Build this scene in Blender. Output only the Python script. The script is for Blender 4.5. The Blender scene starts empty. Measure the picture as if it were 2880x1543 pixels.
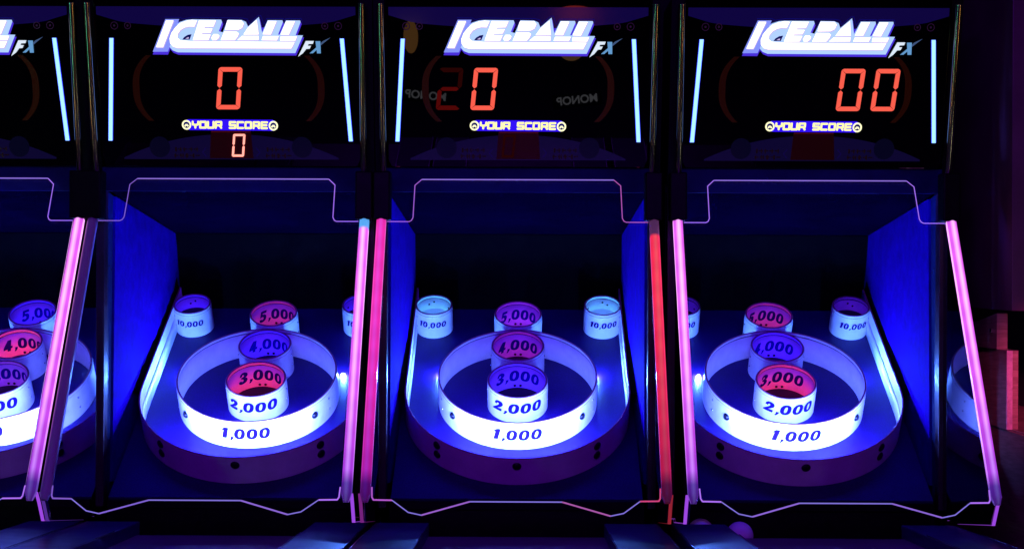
import bpy, bmesh, math, random
from mathutils import Vector, Matrix
random.seed(7)
S = bpy.context.scene
COL = S.collection
PI = math.pi

# ------------------------------------------------------------------ frame of reference
# profile coordinates: y = up, z = away, seen from the eye point; PITCH turns them level
PITCH = math.radians(3.7)
EYE = 1.28
cp, sp = math.cos(PITCH), math.sin(PITCH)
def W3(x, y, z): return Vector((x, z*cp - y*sp, EYE + y*cp + z*sp))
def WD(x, y, z): return Vector((x, z*cp - y*sp, y*cp + z*sp))

# ------------------------------------------------------------------ camera
cam = bpy.data.cameras.new('camera'); camo = bpy.data.objects.new('camera', cam); COL.objects.link(camo)
cam.sensor_width = 36; cam.lens = 4010.07/2880*36; cam.clip_start = .05; cam.clip_end = 200
ya, ro = math.radians(.4385), math.radians(-.211)
Ry = Matrix(((math.cos(ya), 0, math.sin(ya)), (0, 1, 0), (-math.sin(ya), 0, math.cos(ya))))
Rr = Matrix(((math.cos(ro), -math.sin(ro), 0), (math.sin(ro), math.cos(ro), 0), (0, 0, 1)))
M = Rr @ Ry
ax = [WD(*M[i]) for i in range(3)]
mat = Matrix.Identity(4)
for i in range(3):
    mat[i][0] = ax[0][i]; mat[i][1] = ax[1][i]; mat[i][2] = -ax[2][i]
mat.translation = W3(0, 0, 0)
camo.matrix_world = mat
S.camera = camo

# ------------------------------------------------------------------ world, exposure
w = bpy.data.worlds.new('World'); S.world = w; w.use_nodes = True
w.node_tree.nodes['Background'].inputs[0].default_value = (.25, .08, .6, 1)
w.node_tree.nodes['Background'].inputs[1].default_value = .0015
S.view_settings.view_transform = 'Standard'; S.view_settings.look = 'None'
S.view_settings.exposure = 0; S.view_settings.gamma = 1; S.view_settings.use_curve_mapping = False
S.render.engine = 'CYCLES'
S.cycles.max_bounces = 10; S.cycles.transparent_max_bounces = 24
S.cycles.sample_clamp_indirect = 6; S.cycles.caustics_reflective = False; S.cycles.caustics_refractive = False
S.render.resolution_x = 1024; S.render.resolution_y = 548

# a room black light above and behind the photographer; a magenta fill added for the right cabinet
def area(name, loc, target, sx, sy, col, power, spread=180):
    l = bpy.data.lights.new(name, 'AREA'); l.shape = 'RECTANGLE'; l.size = sx; l.size_y = sy; l.color = col; l.energy = power; l.spread = math.radians(spread)
    o = bpy.data.objects.new(name, l); COL.objects.link(o); o.location = loc
    o.rotation_euler = (Vector(target)-Vector(loc)).to_track_quat('-Z', 'Y').to_euler(); return o
area('black_light', (-.2, -1.2, 2.75), (0, 4, .9), 2.4, .12, (.24, .006, 1), 66)
area('cabinet_fill', (1.1, 2.2, 1.55), (1.62, 4.3, 1.15), .05, .05, (1, .09, .34), .8, 18)

# ------------------------------------------------------------------ materials
MATS = {}
def nt(name):
    m = bpy.data.materials.new(name); m.use_nodes = True; m.node_tree.nodes.clear()
    o = m.node_tree.nodes.new('ShaderNodeOutputMaterial'); return m, m.node_tree, o
def mat_p(name, base, rough=.5, metal=0, spec=.5, noise=0, nscale=60, bump=0, emit=None, es=1, trans=0, coat=0):
    if name in MATS: return MATS[name]
    m, t, o = nt(name); N = t.nodes; L = t.links
    b = N.new('ShaderNodeBsdfPrincipled'); L.new(b.outputs[0], o.inputs[0])
    b.inputs['Base Color'].default_value = (*base, 1); b.inputs['Roughness'].default_value = rough
    b.inputs['Metallic'].default_value = metal; b.inputs['Specular IOR Level'].default_value = spec
    b.inputs['Coat Weight'].default_value = coat; b.inputs['Coat Roughness'].default_value = .04
    if emit: b.inputs['Emission Color'].default_value = (*emit, 1); b.inputs['Emission Strength'].default_value = es
    tc = N.new('ShaderNodeTexCoord')
    if noise:
        n = N.new('ShaderNodeTexNoise'); n.inputs['Scale'].default_value = nscale; n.inputs['Detail'].default_value = 8
        n.inputs['Roughness'].default_value = .65
        L.new(tc.outputs['Object'], n.inputs['Vector'])
        r = N.new('ShaderNodeMapRange'); r.inputs[1].default_value = .3; r.inputs[2].default_value = .7
        r.inputs[3].default_value = 1-noise; r.inputs[4].default_value = 1+noise
        L.new(n.outputs['Fac'], r.inputs[0])
        mx = N.new('ShaderNodeVectorMath'); mx.operation = 'SCALE'; mx.inputs[0].default_value = base
        L.new(r.outputs[0], mx.inputs['Scale']); L.new(mx.outputs[0], b.inputs['Base Color'])
        r2 = N.new('ShaderNodeMapRange'); r2.inputs[1].default_value = .3; r2.inputs[2].default_value = .7
        r2.inputs[3].default_value = max(0, rough-.12*noise*3); r2.inputs[4].default_value = min(1, rough+.12*noise*3)
        L.new(n.outputs['Fac'], r2.inputs[0]); L.new(r2.outputs[0], b.inputs['Roughness'])
    if bump:
        n2 = N.new('ShaderNodeTexNoise'); n2.inputs['Scale'].default_value = nscale*4; n2.inputs['Detail'].default_value = 4
        L.new(tc.outputs['Object'], n2.inputs['Vector'])
        bp = N.new('ShaderNodeBump'); bp.inputs['Strength'].default_value = bump; bp.inputs['Distance'].default_value = .002
        L.new(n2.outputs['Fac'], bp.inputs['Height']); L.new(bp.outputs[0], b.inputs['Normal'])
    MATS[name] = m; return m
def mat_e(name, col, st=1):
    if name in MATS: return MATS[name]
    m, t, o = nt(name); e = t.nodes.new('ShaderNodeEmission'); t.links.new(e.outputs[0], o.inputs[0])
    e.inputs[0].default_value = (*col, 1); e.inputs[1].default_value = st
    MATS[name] = m; return m
def mat_acrylic(name, tint, ior, rough=.01, scratch=.0):
    if name in MATS: return MATS[name]
    m, t, o = nt(name); N = t.nodes; L = t.links
    tr = N.new('ShaderNodeBsdfTransparent'); tr.inputs[0].default_value = (*tint, 1)
    g = N.new('ShaderNodeBsdfGlossy'); g.inputs['Roughness'].default_value = rough
    f = N.new('ShaderNodeFresnel'); f.inputs[0].default_value = ior
    mx = N.new('ShaderNodeMixShader')
    if scratch:
        tc = N.new('ShaderNodeTexCoord'); mp = N.new('ShaderNodeMapping'); mp.inputs['Scale'].default_value = (1, 3, 40)
        L.new(tc.outputs['Object'], mp.inputs[0])
        n = N.new('ShaderNodeTexNoise'); n.inputs['Scale'].default_value = 9; n.inputs['Detail'].default_value = 5
        L.new(mp.outputs[0], n.inputs['Vector'])
        r = N.new('ShaderNodeMapRange'); r.inputs[1].default_value = .45; r.inputs[2].default_value = .75
        r.inputs[3].default_value = rough; r.inputs[4].default_value = rough+scratch
        L.new(n.outputs['Fac'], r.inputs[0]); L.new(r.outputs[0], g.inputs['Roughness'])
    L.new(f.outputs[0], mx.inputs[0]); L.new(tr.outputs[0], mx.inputs[1]); L.new(g.outputs[0], mx.inputs[2]); L.new(mx.outputs[0], o.inputs[0])
    MATS[name] = m; return m
def mat_board():
    m, t, o = nt('target board laminate'); N = t.nodes; L = t.links
    b = N.new('ShaderNodeBsdfPrincipled'); L.new(b.outputs[0], o.inputs[0])
    tc = N.new('ShaderNodeTexCoord')
    n = N.new('ShaderNodeTexNoise'); n.inputs['Scale'].default_value = 350; n.inputs['Detail'].default_value = 3
    n3 = N.new('ShaderNodeTexNoise'); n3.inputs['Scale'].default_value = 7; n3.inputs['Detail'].default_value = 6
    v = N.new('ShaderNodeTexVoronoi'); v.inputs['Scale'].default_value = 26; v.inputs['Randomness'].default_value = 1
    for q in (n, n3, v): L.new(tc.outputs['Object'], q.inputs['Vector'])
    r = N.new('ShaderNodeMapRange'); r.inputs[1].default_value = .3; r.inputs[2].default_value = .7; r.inputs[3].default_value = .65; r.inputs[4].default_value = 1.35
    L.new(n.outputs['Fac'], r.inputs[0])
    r3 = N.new('ShaderNodeMapRange'); r3.inputs[1].default_value = .3; r3.inputs[2].default_value = .7; r3.inputs[3].default_value = .8; r3.inputs[4].default_value = 1.2
    L.new(n3.outputs['Fac'], r3.inputs[0])
    mu = N.new('ShaderNodeMath'); mu.operation = 'MULTIPLY'; L.new(r.outputs[0], mu.inputs[0]); L.new(r3.outputs[0], mu.inputs[1])
    s = N.new('ShaderNodeVectorMath'); s.operation = 'SCALE'; s.inputs[0].default_value = (.016, .003, .100); L.new(mu.outputs[0], s.inputs['Scale'])
    # dust specks
    rr = N.new('ShaderNodeMapRange'); rr.inputs[1].default_value = .05; rr.inputs[2].default_value = .02; rr.inputs[3].default_value = 0; rr.inputs[4].default_value = 1
    L.new(v.outputs['Distance'], rr.inputs[0])
    sep = N.new('ShaderNodeSeparateColor'); L.new(v.outputs['Color'], sep.inputs[0])
    gt = N.new('ShaderNodeMath'); gt.operation = 'GREATER_THAN'; gt.inputs[1].default_value = .88; L.new(sep.outputs[0], gt.inputs[0])
    mm = N.new('ShaderNodeMath'); mm.operation = 'MULTIPLY'; L.new(rr.outputs[0], mm.inputs[0]); L.new(gt.outputs[0], mm.inputs[1])
    mx = N.new('ShaderNodeMixRGB'); mx.inputs[2].default_value = (.3, .3, .4, 1)
    L.new(mm.outputs[0], mx.inputs[0]); L.new(s.outputs[0], mx.inputs[1]); L.new(mx.outputs[0], b.inputs['Base Color'])
    b.inputs['Roughness'].default_value = .45; b.inputs['Specular IOR Level'].default_value = .22
    bp = N.new('ShaderNodeBump'); bp.inputs['Strength'].default_value = .12; bp.inputs['Distance'].default_value = .001
    L.new(n.outputs['Fac'], bp.inputs['Height']); L.new(bp.outputs[0], b.inputs['Normal'])
    return m
def mat_wood():
    m, t, o = nt('varnished plywood'); N = t.nodes; L = t.links
    b = N.new('ShaderNodeBsdfPrincipled'); L.new(b.outputs[0], o.inputs[0])
    tc = N.new('ShaderNodeTexCoord'); mp = N.new('ShaderNodeMapping'); mp.inputs['Scale'].default_value = (3, 3, 40)
    L.new(tc.outputs['Object'], mp.inputs[0])
    n = N.new('ShaderNodeTexNoise'); n.inputs['Scale'].default_value = 4; n.inputs['Detail'].default_value = 8; n.inputs['Distortion'].default_value = .6
    L.new(mp.outputs[0], n.inputs['Vector'])
    cr = N.new('ShaderNodeValToRGB'); cr.color_ramp.elements[0].position = .3; cr.color_ramp.elements[0].color = (.20, .11, .07, 1)
    cr.color_ramp.elements[1].position = .7; cr.color_ramp.elements[1].color = (.42, .27, .18, 1)
    L.new(n.outputs['Fac'], cr.inputs[0]); L.new(cr.outputs[0], b.inputs['Base Color'])
    b.inputs['Roughness'].default_value = .33
    return m
def mat_tube(name, mid, core, side, top=None, dark=False, st=1.0, topv=.955):
    """LED tube: u runs across (0..1), v along (0 bottom .. 1 top)"""
    m, t, o = nt(name); N = t.nodes; L = t.links
    b = N.new('ShaderNodeBsdfPrincipled'); L.new(b.outputs[0], o.inputs[0])
    b.inputs['Base Color'].default_value = (.5, .4, .55, 1) if dark else (.08, .06, .1, 1); b.inputs['Roughness'].default_value = .25
    if dark: return m
    uv = N.new('ShaderNodeUVMap'); uv.uv_map = 'UVMap'
    sx = N.new('ShaderNodeSeparateXYZ'); L.new(uv.outputs[0], sx.inputs[0])
    cr = N.new('ShaderNodeValToRGB'); e = cr.color_ramp.elements
    e[0].position = 0; e[0].color = (*side, 1); e[1].position = 1; e[1].color = (*side, 1)
    for p_, c_ in ((.13, side), (.18, mid), (.36, mid), (.5, core), (.64, mid), (.82, mid), (.87, side)):
        q = e.new(p_); q.color = (*c_, 1)
    L.new(sx.outputs[0], cr.inputs[0]); src = cr.outputs[0]
    if top:
        g = N.new('ShaderNodeMapRange'); g.inputs[1].default_value = topv; g.inputs[2].default_value = topv+.012; L.new(sx.outputs[1], g.inputs[0])
        mx = N.new('ShaderNodeMixRGB'); L.new(g.outputs[0], mx.inputs[0]); L.new(src, mx.inputs[1]); mx.inputs[2].default_value = (*top, 1); src = mx.outputs[0]
    v = N.new('ShaderNodeValToRGB'); ve = v.color_ramp.elements
    ve[0].position = .0; ve[0].color = (.05, .06, .16, 1); ve[1].position = 1; ve[1].color = (.75,)*3+(1,)
    for p_, c_ in ((.055, (.09, .10, .30)), (.10, (.44, .34, .72)), (.35, (.80, .68, .92)), (.7, (1, 1, 1)), (.985, (1, 1, 1))):
        q = ve.new(p_); q.color = (*c_, 1)
    L.new(sx.outputs[1], v.inputs[0])
    # faint beading from the single LEDs behind the diffuser
    wv = N.new('ShaderNodeMath'); wv.operation = 'MULTIPLY'; wv.inputs[1].default_value = 75; L.new(sx.outputs[1], wv.inputs[0])
    sn = N.new('ShaderNodeMath'); sn.operation = 'SINE'; L.new(wv.outputs[0], sn.inputs[0])
    ma = N.new('ShaderNodeMath'); ma.operation = 'MULTIPLY_ADD'; ma.inputs[1].default_value = .05; ma.inputs[2].default_value = 1; L.new(sn.outputs[0], ma.inputs[0])
    ms = N.new('ShaderNodeMath'); ms.operation = 'MULTIPLY'; ms.inputs[0].default_value = 1; L.new(ma.outputs[0], ms.inputs[1])
    m2 = N.new('ShaderNodeMath'); m2.operation = 'MULTIPLY'; m2.inputs[1].default_value = st; L.new(ms.outputs[0], m2.inputs[0])
    vm = N.new('ShaderNodeVectorMath'); vm.operation = 'MULTIPLY'; L.new(src, vm.inputs[0]); L.new(v.outputs[0], vm.inputs[1]); L.new(vm.outputs[0], b.inputs['Emission Color']); L.new(m2.outputs[0], b.inputs['Emission Strength'])
    return m

LED = (.095, .165, 1.0)
WHITE = mat_p('white ring plastic', (.78, .79, .82), .35, noise=.13, nscale=18)
GWHITE = mat_p('scuffed guard plastic', (.80, .76, .82), .4, noise=.12, nscale=14)
RIM = mat_p('worn plastic edge', (.30, .10, .16), .5, noise=.4, nscale=90)
BLACK = mat_p('black laminate', (.0015, .0012, .002), .42, spec=.12, noise=.3, nscale=40)
BLACKG = mat_p('gloss black panel', (.001, .001, .0015), .012)
CLOTH = mat_p('black back cloth', (.0004, .0002, .0012), .9, spec=.03, noise=.4, nscale=18, bump=.4)
NAVY = mat_p('navy header panel', (.0012, .0003, .0055), .7, spec=.0, noise=.35, nscale=6)
BLUEW = mat_p('blue side wall paint', (.013, .0003, .155), .85, spec=.02, noise=.30, nscale=22, bump=.1)
TEAL = mat_p('dark metal bracket plate', (.006, .016, .05), .5, spec=.08, noise=.3, nscale=25)
FRAME = mat_p('dark maroon upright', (.012, .003, .005), .4, noise=.3, nscale=20)
BOLT = mat_p('black dome bolt', (.008, .008, .012), .3, spec=.35)
SCREW = mat_p('bright screw head', (.75, .75, .75), .25, metal=1)
INK = mat_p('blue violet number ink', (.012, .003, .11), .8, spec=.04)
CHROME = mat_p('dark chrome post', (.35, .34, .33), .12, metal=1, noise=.2, nscale=12)
BOARD = mat_board()
HOLE = mat_p('hole lining and floor shade', (.012, .006, .014), .6)
RAILM = mat_p('scratched black rail top', (.035, .007, .10), .36, spec=.18, noise=.25, nscale=9)
LANEM = mat_p('worn lane surface', (.16, .04, .10), .4, noise=.3, nscale=5)
TRIM = mat_p('metal edge trim', (.7, .7, .75), .2, metal=1)
ACR = mat_acrylic('clear front acrylic', (.97, .97, .98), 1.25, .02)
ACRS = mat_acrylic('clear side acrylic', (.84, .84, .90), 2.6, .012, .05)
BALLM = mat_p('cream ball', (.85, .82, .80), .35, noise=.06, nscale=20)
WOOD = mat_wood()
M_BAR = mat_e('bar light', (.42, .86, 1.9), 1.15)
M_BARE = mat_e('bar light edge', (.03, .03, 1.6), 1)
M_SEG = mat_e('red lit segment', (.98, .115, .075), 1)
M_SEGD = mat_e('dim red segment', (.075, .002, .002), 1)
M_SEGDD = mat_e('fading red segment', (.018, .001, .001), 1)
M_SEGS = mat_e('small lit segment', (1.6, .50, .40), 1.1)
M_SEGO = mat_p('unlit segment', (.012, .004, .004), .4)
M_WIN = mat_p('dark red display window', (.03, .0015, .0015), .25, emit=(.006, .0004, .0004), es=1)
M_WINE = mat_p('display window edge', (.16, .008, .006), .3, emit=(.035, .0015, .001), es=1)
M_BAND = mat_p('dim printed violet band', (.006, .004, .035), .1, emit=(.0042, .0016, .040), es=1)
M_BAND2 = mat_p('dim printed arch', (.006, .004, .03), .1, emit=(.0034, .002, .020), es=1)
M_ARC = mat_p('dim orange bracket print', (.02, .004, .0008), .2, emit=(.009, .0015, .0003), es=1)
M_DBALL = mat_p('printed dark ball', (.006, .007, .02), .08, emit=(.0012, .0012, .007), es=1)
M_DTXT = mat_p('dim worn print', (.02, .006, .004), .3, emit=(.004, .0015, .0018), es=1)
M_YEL = mat_e('yellow lit lettering', (1.15, 1.05, .42), 1.1)
M_YELW = mat_e('white lit circle', (1.2, 1.15, .65), 1.1)
M_STRIP = mat_e('blue lit strip', (.035, .006, 1.0), .95)
M_LW = mat_e('logo white face', (1.6, 1.5, 1.7), 1)
M_LLAV = mat_e('logo lavender bevel', (.62, .50, .86), 1)
M_LCY = mat_e('logo pale cyan layer', (.46, .66, 1.1), 1)
M_LPU = mat_e('logo violet side', (.11, .045, .86), 1)
M_LGL = mat_e('logo blue glow line', (.004, .004, .16), 1)
M_FXW = mat_e('pale lit letter', (.75, .85, .98), 1)
M_FXB = mat_e('steel blue lit letter', (.13, .33, .62), 1)
M_FXD = mat_e('dim lit slash', (.05, .09, .2), 1)
M_RINGL = mat_p('dim metal ring print', (.05, .03, .05), .25, emit=(.012, .003, .012), es=1)

# ------------------------------------------------------------------ mesh helpers
class MB:
    def __init__(s): s.v = []; s.f = []; s.m = []; s.uv = None; s.sm = []
    def add(s, vs, fs, mi=0, smooth=False):
        o = len(s.v); s.v += [Vector(q) for q in vs]
        for f in fs: s.f.append([o+i for i in f]); s.m.append(mi); s.sm.append(smooth)
    def poly(s, pts, nrm, th, mi=0, mside=None):
        """prism: closed outline pts (3D), extruded backwards along nrm by th"""
        n = len(pts); nrm = Vector(nrm); a = [Vector(p) for p in pts]; b = [p-nrm*th for p in a]
        o = len(s.v); s.v += a+b
        s.f.append([o+i for i in range(n)]); s.m.append(mi); s.sm.append(False)
        s.f.append([o+n+i for i in reversed(range(n))]); s.m.append(mi); s.sm.append(False)
        for i in range(n):
            j = (i+1) % n; s.f.append([o+i, o+n+i, o+n+j, o+j]); s.m.append(mi if mside is None else mside); s.sm.append(False)
    def box(s, a, b, mi=0, f=None):
        """box between corners in the coordinates of f (default world)"""
        f = f or (lambda x, y, z: Vector((x, y, z)))
        x0, y0, z0 = a; x1, y1, z1 = b
        vs = [f(x, y, z) for x in (x0, x1) for y in (y0, y1) for z in (z0, z1)]
        s.add(vs, [(0, 1, 3, 2), (4, 6, 7, 5), (0, 4, 5, 1), (2, 3, 7, 6), (0, 2, 6, 4), (1, 5, 7, 3)], mi)
    def tube(s, p, q, r, n=14, mi=0, caps=True, r2=None):
        p = Vector(p); q = Vector(q); d = (q-p).normalized(); u = d.orthogonal().normalized(); v = d.cross(u); r2 = r if r2 is None else r2
        vs = [p+(u*math.cos(2*PI*i/n)+v*math.sin(2*PI*i/n))*r for i in range(n)]+[q+(u*math.cos(2*PI*i/n)+v*math.sin(2*PI*i/n))*r2 for i in range(n)]
        s.add(vs, [(i, (i+1) % n, n+(i+1) % n, n+i) for i in range(n)], mi, True)
        if caps: s.add(vs, [tuple(reversed(range(n))), tuple(range(n, 2*n))], mi)
    def dome(s, c, d, r, hgt, n=16, mi=0, k=5):
        c = Vector(c); d = Vector(d).normalized(); u = d.orthogonal().normalized(); v = d.cross(u); vs = []
        for j in range(k):
            a = j/(k)*PI/2
            for i in range(n):
                t_ = 2*PI*i/n; vs.append(c+(u*math.cos(t_)+v*math.sin(t_))*r*math.cos(a)+d*hgt*math.sin(a))
        vs.append(c+d*hgt); fs = []
        for j in range(k-1):
            for i in range(n): fs.append((j*n+i, j*n+(i+1) % n, (j+1)*n+(i+1) % n, (j+1)*n+i))
        for i in range(n): fs.append(((k-1)*n+i, (k-1)*n+(i+1) % n, k*n))
        s.add(vs, fs, mi, True)
    def build(s, name, mats, parent=None, loc=None, smooth_all=None, weld=False, bevel=0):
        me = bpy.data.meshes.new(name)
        org = Vector(loc) if loc is not None else (Vector(parent['_o']) if parent is not None and '_o' in parent else Vector((0, 0, 0)))
        me.from_pydata([v-org for v in s.v], [], s.f)
        if not isinstance(mats, (list, tuple)): mats = [mats]
        for m_ in mats: me.materials.append(m_)
        for p_, mi, sm in zip(me.polygons, s.m, s.sm): p_.material_index = mi; p_.use_smooth = sm
        if weld or bevel:
            bm = bmesh.new(); bm.from_mesh(me)
            if weld: bmesh.ops.remove_doubles(bm, verts=bm.verts, dist=1e-5)
            bmesh.ops.recalc_face_normals(bm, faces=bm.faces)
            bm.to_mesh(me); bm.free()
        o = bpy.data.objects.new(name, me); COL.objects.link(o)
        if bevel:
            b = o.modifiers.new('bevel', 'BEVEL'); b.width = bevel; b.segments = 2; b.limit_method = 'ANGLE'
        if parent is not None:
            o.parent = parent
        elif loc is not None: o.location = loc
        return o
ORG = {}
def link_part(o, parent): o.parent = parent

def tag(o, label=None, cat=None, group=None, kind=None):
    if label: o['label'] = label
    if cat: o['category'] = cat
    if group: o['group'] = group
    if kind: o['kind'] = kind
    return o

# ------------------------------------------------------------------ 2D glyph helpers (x right, y up; unit height 1)
def zero_glyph(cx, w_, h, sh=.18, hole=(.28, .60)):
    n = 28; V = []; F = []
    for k, (a, b) in enumerate(((w_/2, h/2), (w_/2*hole[0], h/2*hole[1]))):
        for i in range(n):
            t = 2*PI*i/n; c_, s_ = math.cos(t), math.sin(t)
            e = .86
            x = a*math.copysign(abs(c_)**e, c_); y = b*math.copysign(abs(s_)**e, s_)
            if k: x += .02*h*s_
            V.append((cx+x+sh*y, y+h/2))
    F = [(i, (i+1) % n, n+(i+1) % n, n+i) for i in range(n)]
    return V, F
def strip_glyph(pts, w_, x0=0, y0=0, sx=1, sy=1):
    """thick polyline with round joints"""
    V = []; F = []
    P_ = [Vector((x0+p[0]*sx, y0+p[1]*sy)) for p in pts]
    for a, b in zip(P_, P_[1:]):
        d = (b-a)
        if d.length < 1e-9: continue
        d.normalize(); n = Vector((-d.y, d.x))*w_/2; o = len(V)
        V += [a+n, a-n, b-n, b+n]; F.append((o, o+1, o+2, o+3))
    return V, F, P_
def poly_glyph(pts): return list(pts), [tuple(range(len(pts)))]
# heavy italic figures drawn as outlines
DIG = {
 '1': [[(.10, .80), (.30, 1.0), (.62, 1.0), (.40, 0), (.06, 0), (.22, .74), (.06, .70)]],
 '2': [[(.08, .62), (.14, .84), (.32, .98), (.55, 1.0), (.76, .92), (.84, .74), (.78, .56), (.60, .40), (.36, .25), (.74, .25), (.70, 0), (-.10, 0), (-.06, .14), (.28, .42), (.46, .60), (.50, .72), (.42, .78), (.34, .72), (.31, .60)]],
 '3': [[(.10, .66), (.18, .88), (.36, 1.0), (.60, 1.0), (.80, .90), (.84, .74), (.76, .58), (.62, .52), (.76, .42), (.78, .26), (.66, .08), (.44, -.02), (.18, -.02), (.0, .08), (-.04, .28), (.20, .30), (.26, .20), (.38, .20), (.44, .30), (.38, .42), (.22, .44), (.25, .60), (.42, .60), (.52, .70), (.46, .80), (.36, .78), (.33, .66)]],
 '4': [[(.50, 1.0), (.82, 1.0), (.68, .42), (.82, .42), (.77, .22), (.63, .22), (.58, 0), (.28, 0), (.33, .22), (-.06, .22), (-.02, .42)]],
 '5': [[(.26, 1.0), (.88, 1.0), (.83, .78), (.44, .78), (.42, .66), (.62, .66), (.78, .54), (.78, .34), (.66, .10), (.42, -.02), (.14, -.02), (-.02, .08), (-.04, .26), (.20, .28), (.26, .20), (.38, .20), (.48, .32), (.46, .44), (.34, .48), (.08, .42)]],
 ',': [[(.06, .20), (.30, .20), (.26, .04), (.10, -.16), (-.04, -.16), (.06, .02)]],
}
ADV = {'1': .66, '2': .90, '3': .90, '4': .92, '5': .92, ',': .34, '0': .90}
def number_mesh(txt):
    """returns verts2d, faces, width for height 1"""
    V = []; F = []; x = 0
    for c in txt:
        if c == '0':
            v, f = zero_glyph(x+.42, .80, 1.0, .12)
            o = len(V); V += v; F += [tuple(o+i for i in q) for q in f]
        else:
            for pl in DIG[c]:
                o = len(V); V += [(x+p[0], p[1]) for p in pl]; F.append(tuple(range(o, o+len(pl))))
        x += ADV[c]
    return V, F, x-.08
def wrap_mesh(V, F, fn, name, material, parent, sub=2, maxlen=None):
    """triangulate, cut finely, then map every 2D vertex with fn"""
    bm = bmesh.new(); vs = [bm.verts.new((p[0], p[1], 0)) for p in V]
    for f in F:
        try: bm.faces.new([vs[i] for i in f])
        except ValueError: pass
    bmesh.ops.triangulate(bm, faces=bm.faces)
    # vertical slices so that the glyph follows the curve
    xs = [v.co.x for v in bm.verts]; x0, x1 = min(xs), max(xs); n = max(2, int((x1-x0)/(maxlen or .12)))
    for i in range(1, n):
        g = bm.verts[:]+bm.edges[:]+bm.faces[:]
        bmesh.ops.bisect_plane(bm, geom=g, plane_co=(x0+(x1-x0)*i/n, 0, 0), plane_no=(1, 0, 0))
    for v in bm.verts: v.co = fn(v.co.x, v.co.y)
    me = bpy.data.meshes.new(name); bm.to_mesh(me); bm.free(); me.materials.append(material)
    o = bpy.data.objects.new(name, me); COL.objects.link(o); o.parent = parent
    return o

# ------------------------------------------------------------------ machine geometry in local profile coordinates
YB = 4.0      # local origin of a machine sits on the floor under the target board
def L3(x, y, z):                     # profile point -> machine local
    v = W3(x, y, z); return Vector((v.x, v.y-YB, v.z))
TH = math.radians(31.83)
UB = (math.sin(TH), math.cos(TH)); VBn = (math.cos(TH), -math.sin(TH)); B0 = (-.38764, 4.42279)
def BD(x, t, h): return L3(x, B0[0]+t*UB[0]+h*VBn[0], B0[1]+t*UB[1]+h*VBn[1])      # board coordinates
def DIRL(x, y, z): return WD(x, y, z)
BN = DIRL(0, *VBn)
MN = (-.2130, -.9770)
def MQ(x, y, off=0):                 # marquee face
    z = 3.9075-.218*(y-.6444); return L3(x, y+MN[0]*off, z+MN[1]*off)
MNV = DIRL(0, *MN)
A0, A1 = (-.5965, 3.5290), (.2645, 4.0006)
_l = math.hypot(A1[0]-A0[0], A1[1]-A0[1]); AD = ((A1[0]-A0[0])/_l, (A1[1]-A0[1])/_l); AN = (AD[1], -AD[0])
def AP(x, y, off=0):                 # front acrylic sheet (y in profile height)
    z = A0[1]+(y-A0[0])/AD[0]*AD[1]; return L3(x, y+AN[0]*off, z+AN[1]*off)
ANV = DIRL(0, *AN)

def ring_part(name, cx, ct, r, h, parent, th=.006, band=True, mat_=WHITE, n=72, a0=0, a1=2*PI):
    """hollow cylinder on the board; child of parent"""
    m = MB()
    prof = [(r-th, 0, 0), (r-th, h-.0125, 0), (r-th+.0008, h-.0128, 0), (r-th+.0008, h-.0105, 0), (r-th, h-.010, 0), (r-th, h-.005, 0), (r-th, h-.002, 0), (r-th+.0015, h, 1), (r-.0015, h, 1), (r, h-.002, 0), (r, h-.0035, 0), (r, h-.010, 0), (r+.0005, h-.0105, 0), (r+.0005, h-.012, 0), (r+.0005, 0, 0)]
    vs = []
    for i in range(n):
        a = 2*PI*i/n
        wob = 1+.0025*math.sin(2*a+cx*9)+.0015*math.sin(3*a+r*40)
        for (rr, hh, q) in prof: vs.append(BD(cx+rr*wob*math.sin(a), ct-rr*wob*math.cos(a), hh))
    k = len(prof); m.v = vs
    for i in range(n):
        j = (i+1) % n
        for q in range(k-1):
            m.f.append([i*k+q, i*k+q+1, j*k+q+1, j*k+q]); m.m.append(1 if q in (6, 7, 8) else (2 if q in (2, 11) else 0)); m.sm.append(q not in (1, 2, 3, 11))
    return m.build(name, [mat_, RIM, INK], parent)

def on_ring(cx, ct, r, phi, h): return BD(cx+r*math.sin(phi), ct-r*math.cos(phi), h)
def on_ring_n(phi): return DIRL(math.sin(phi), -math.cos(phi)*UB[0], -math.cos(phi)*UB[1])

def number_on(txt, cx, ct, r, hc, hh, parent, inner=False, material=None, width=None, phi0=0):
    V, F, wd = number_mesh(txt)
    sc = hh; sx = sc if width is None else width/wd
    def fn(x, y):
        X = (x-wd/2)*sx; Y = hc+(y-.5)*sc
        if not inner:
            a = X/r+phi0; return on_ring(cx, ct, r+.0030, a, Y)
        a = X/r+phi0; rr = r-.0012
        return BD(cx+rr*math.sin(a), ct+rr*math.cos(a), Y)
    return wrap_mesh(V, F, fn, 'number', material or INK, parent)

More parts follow.
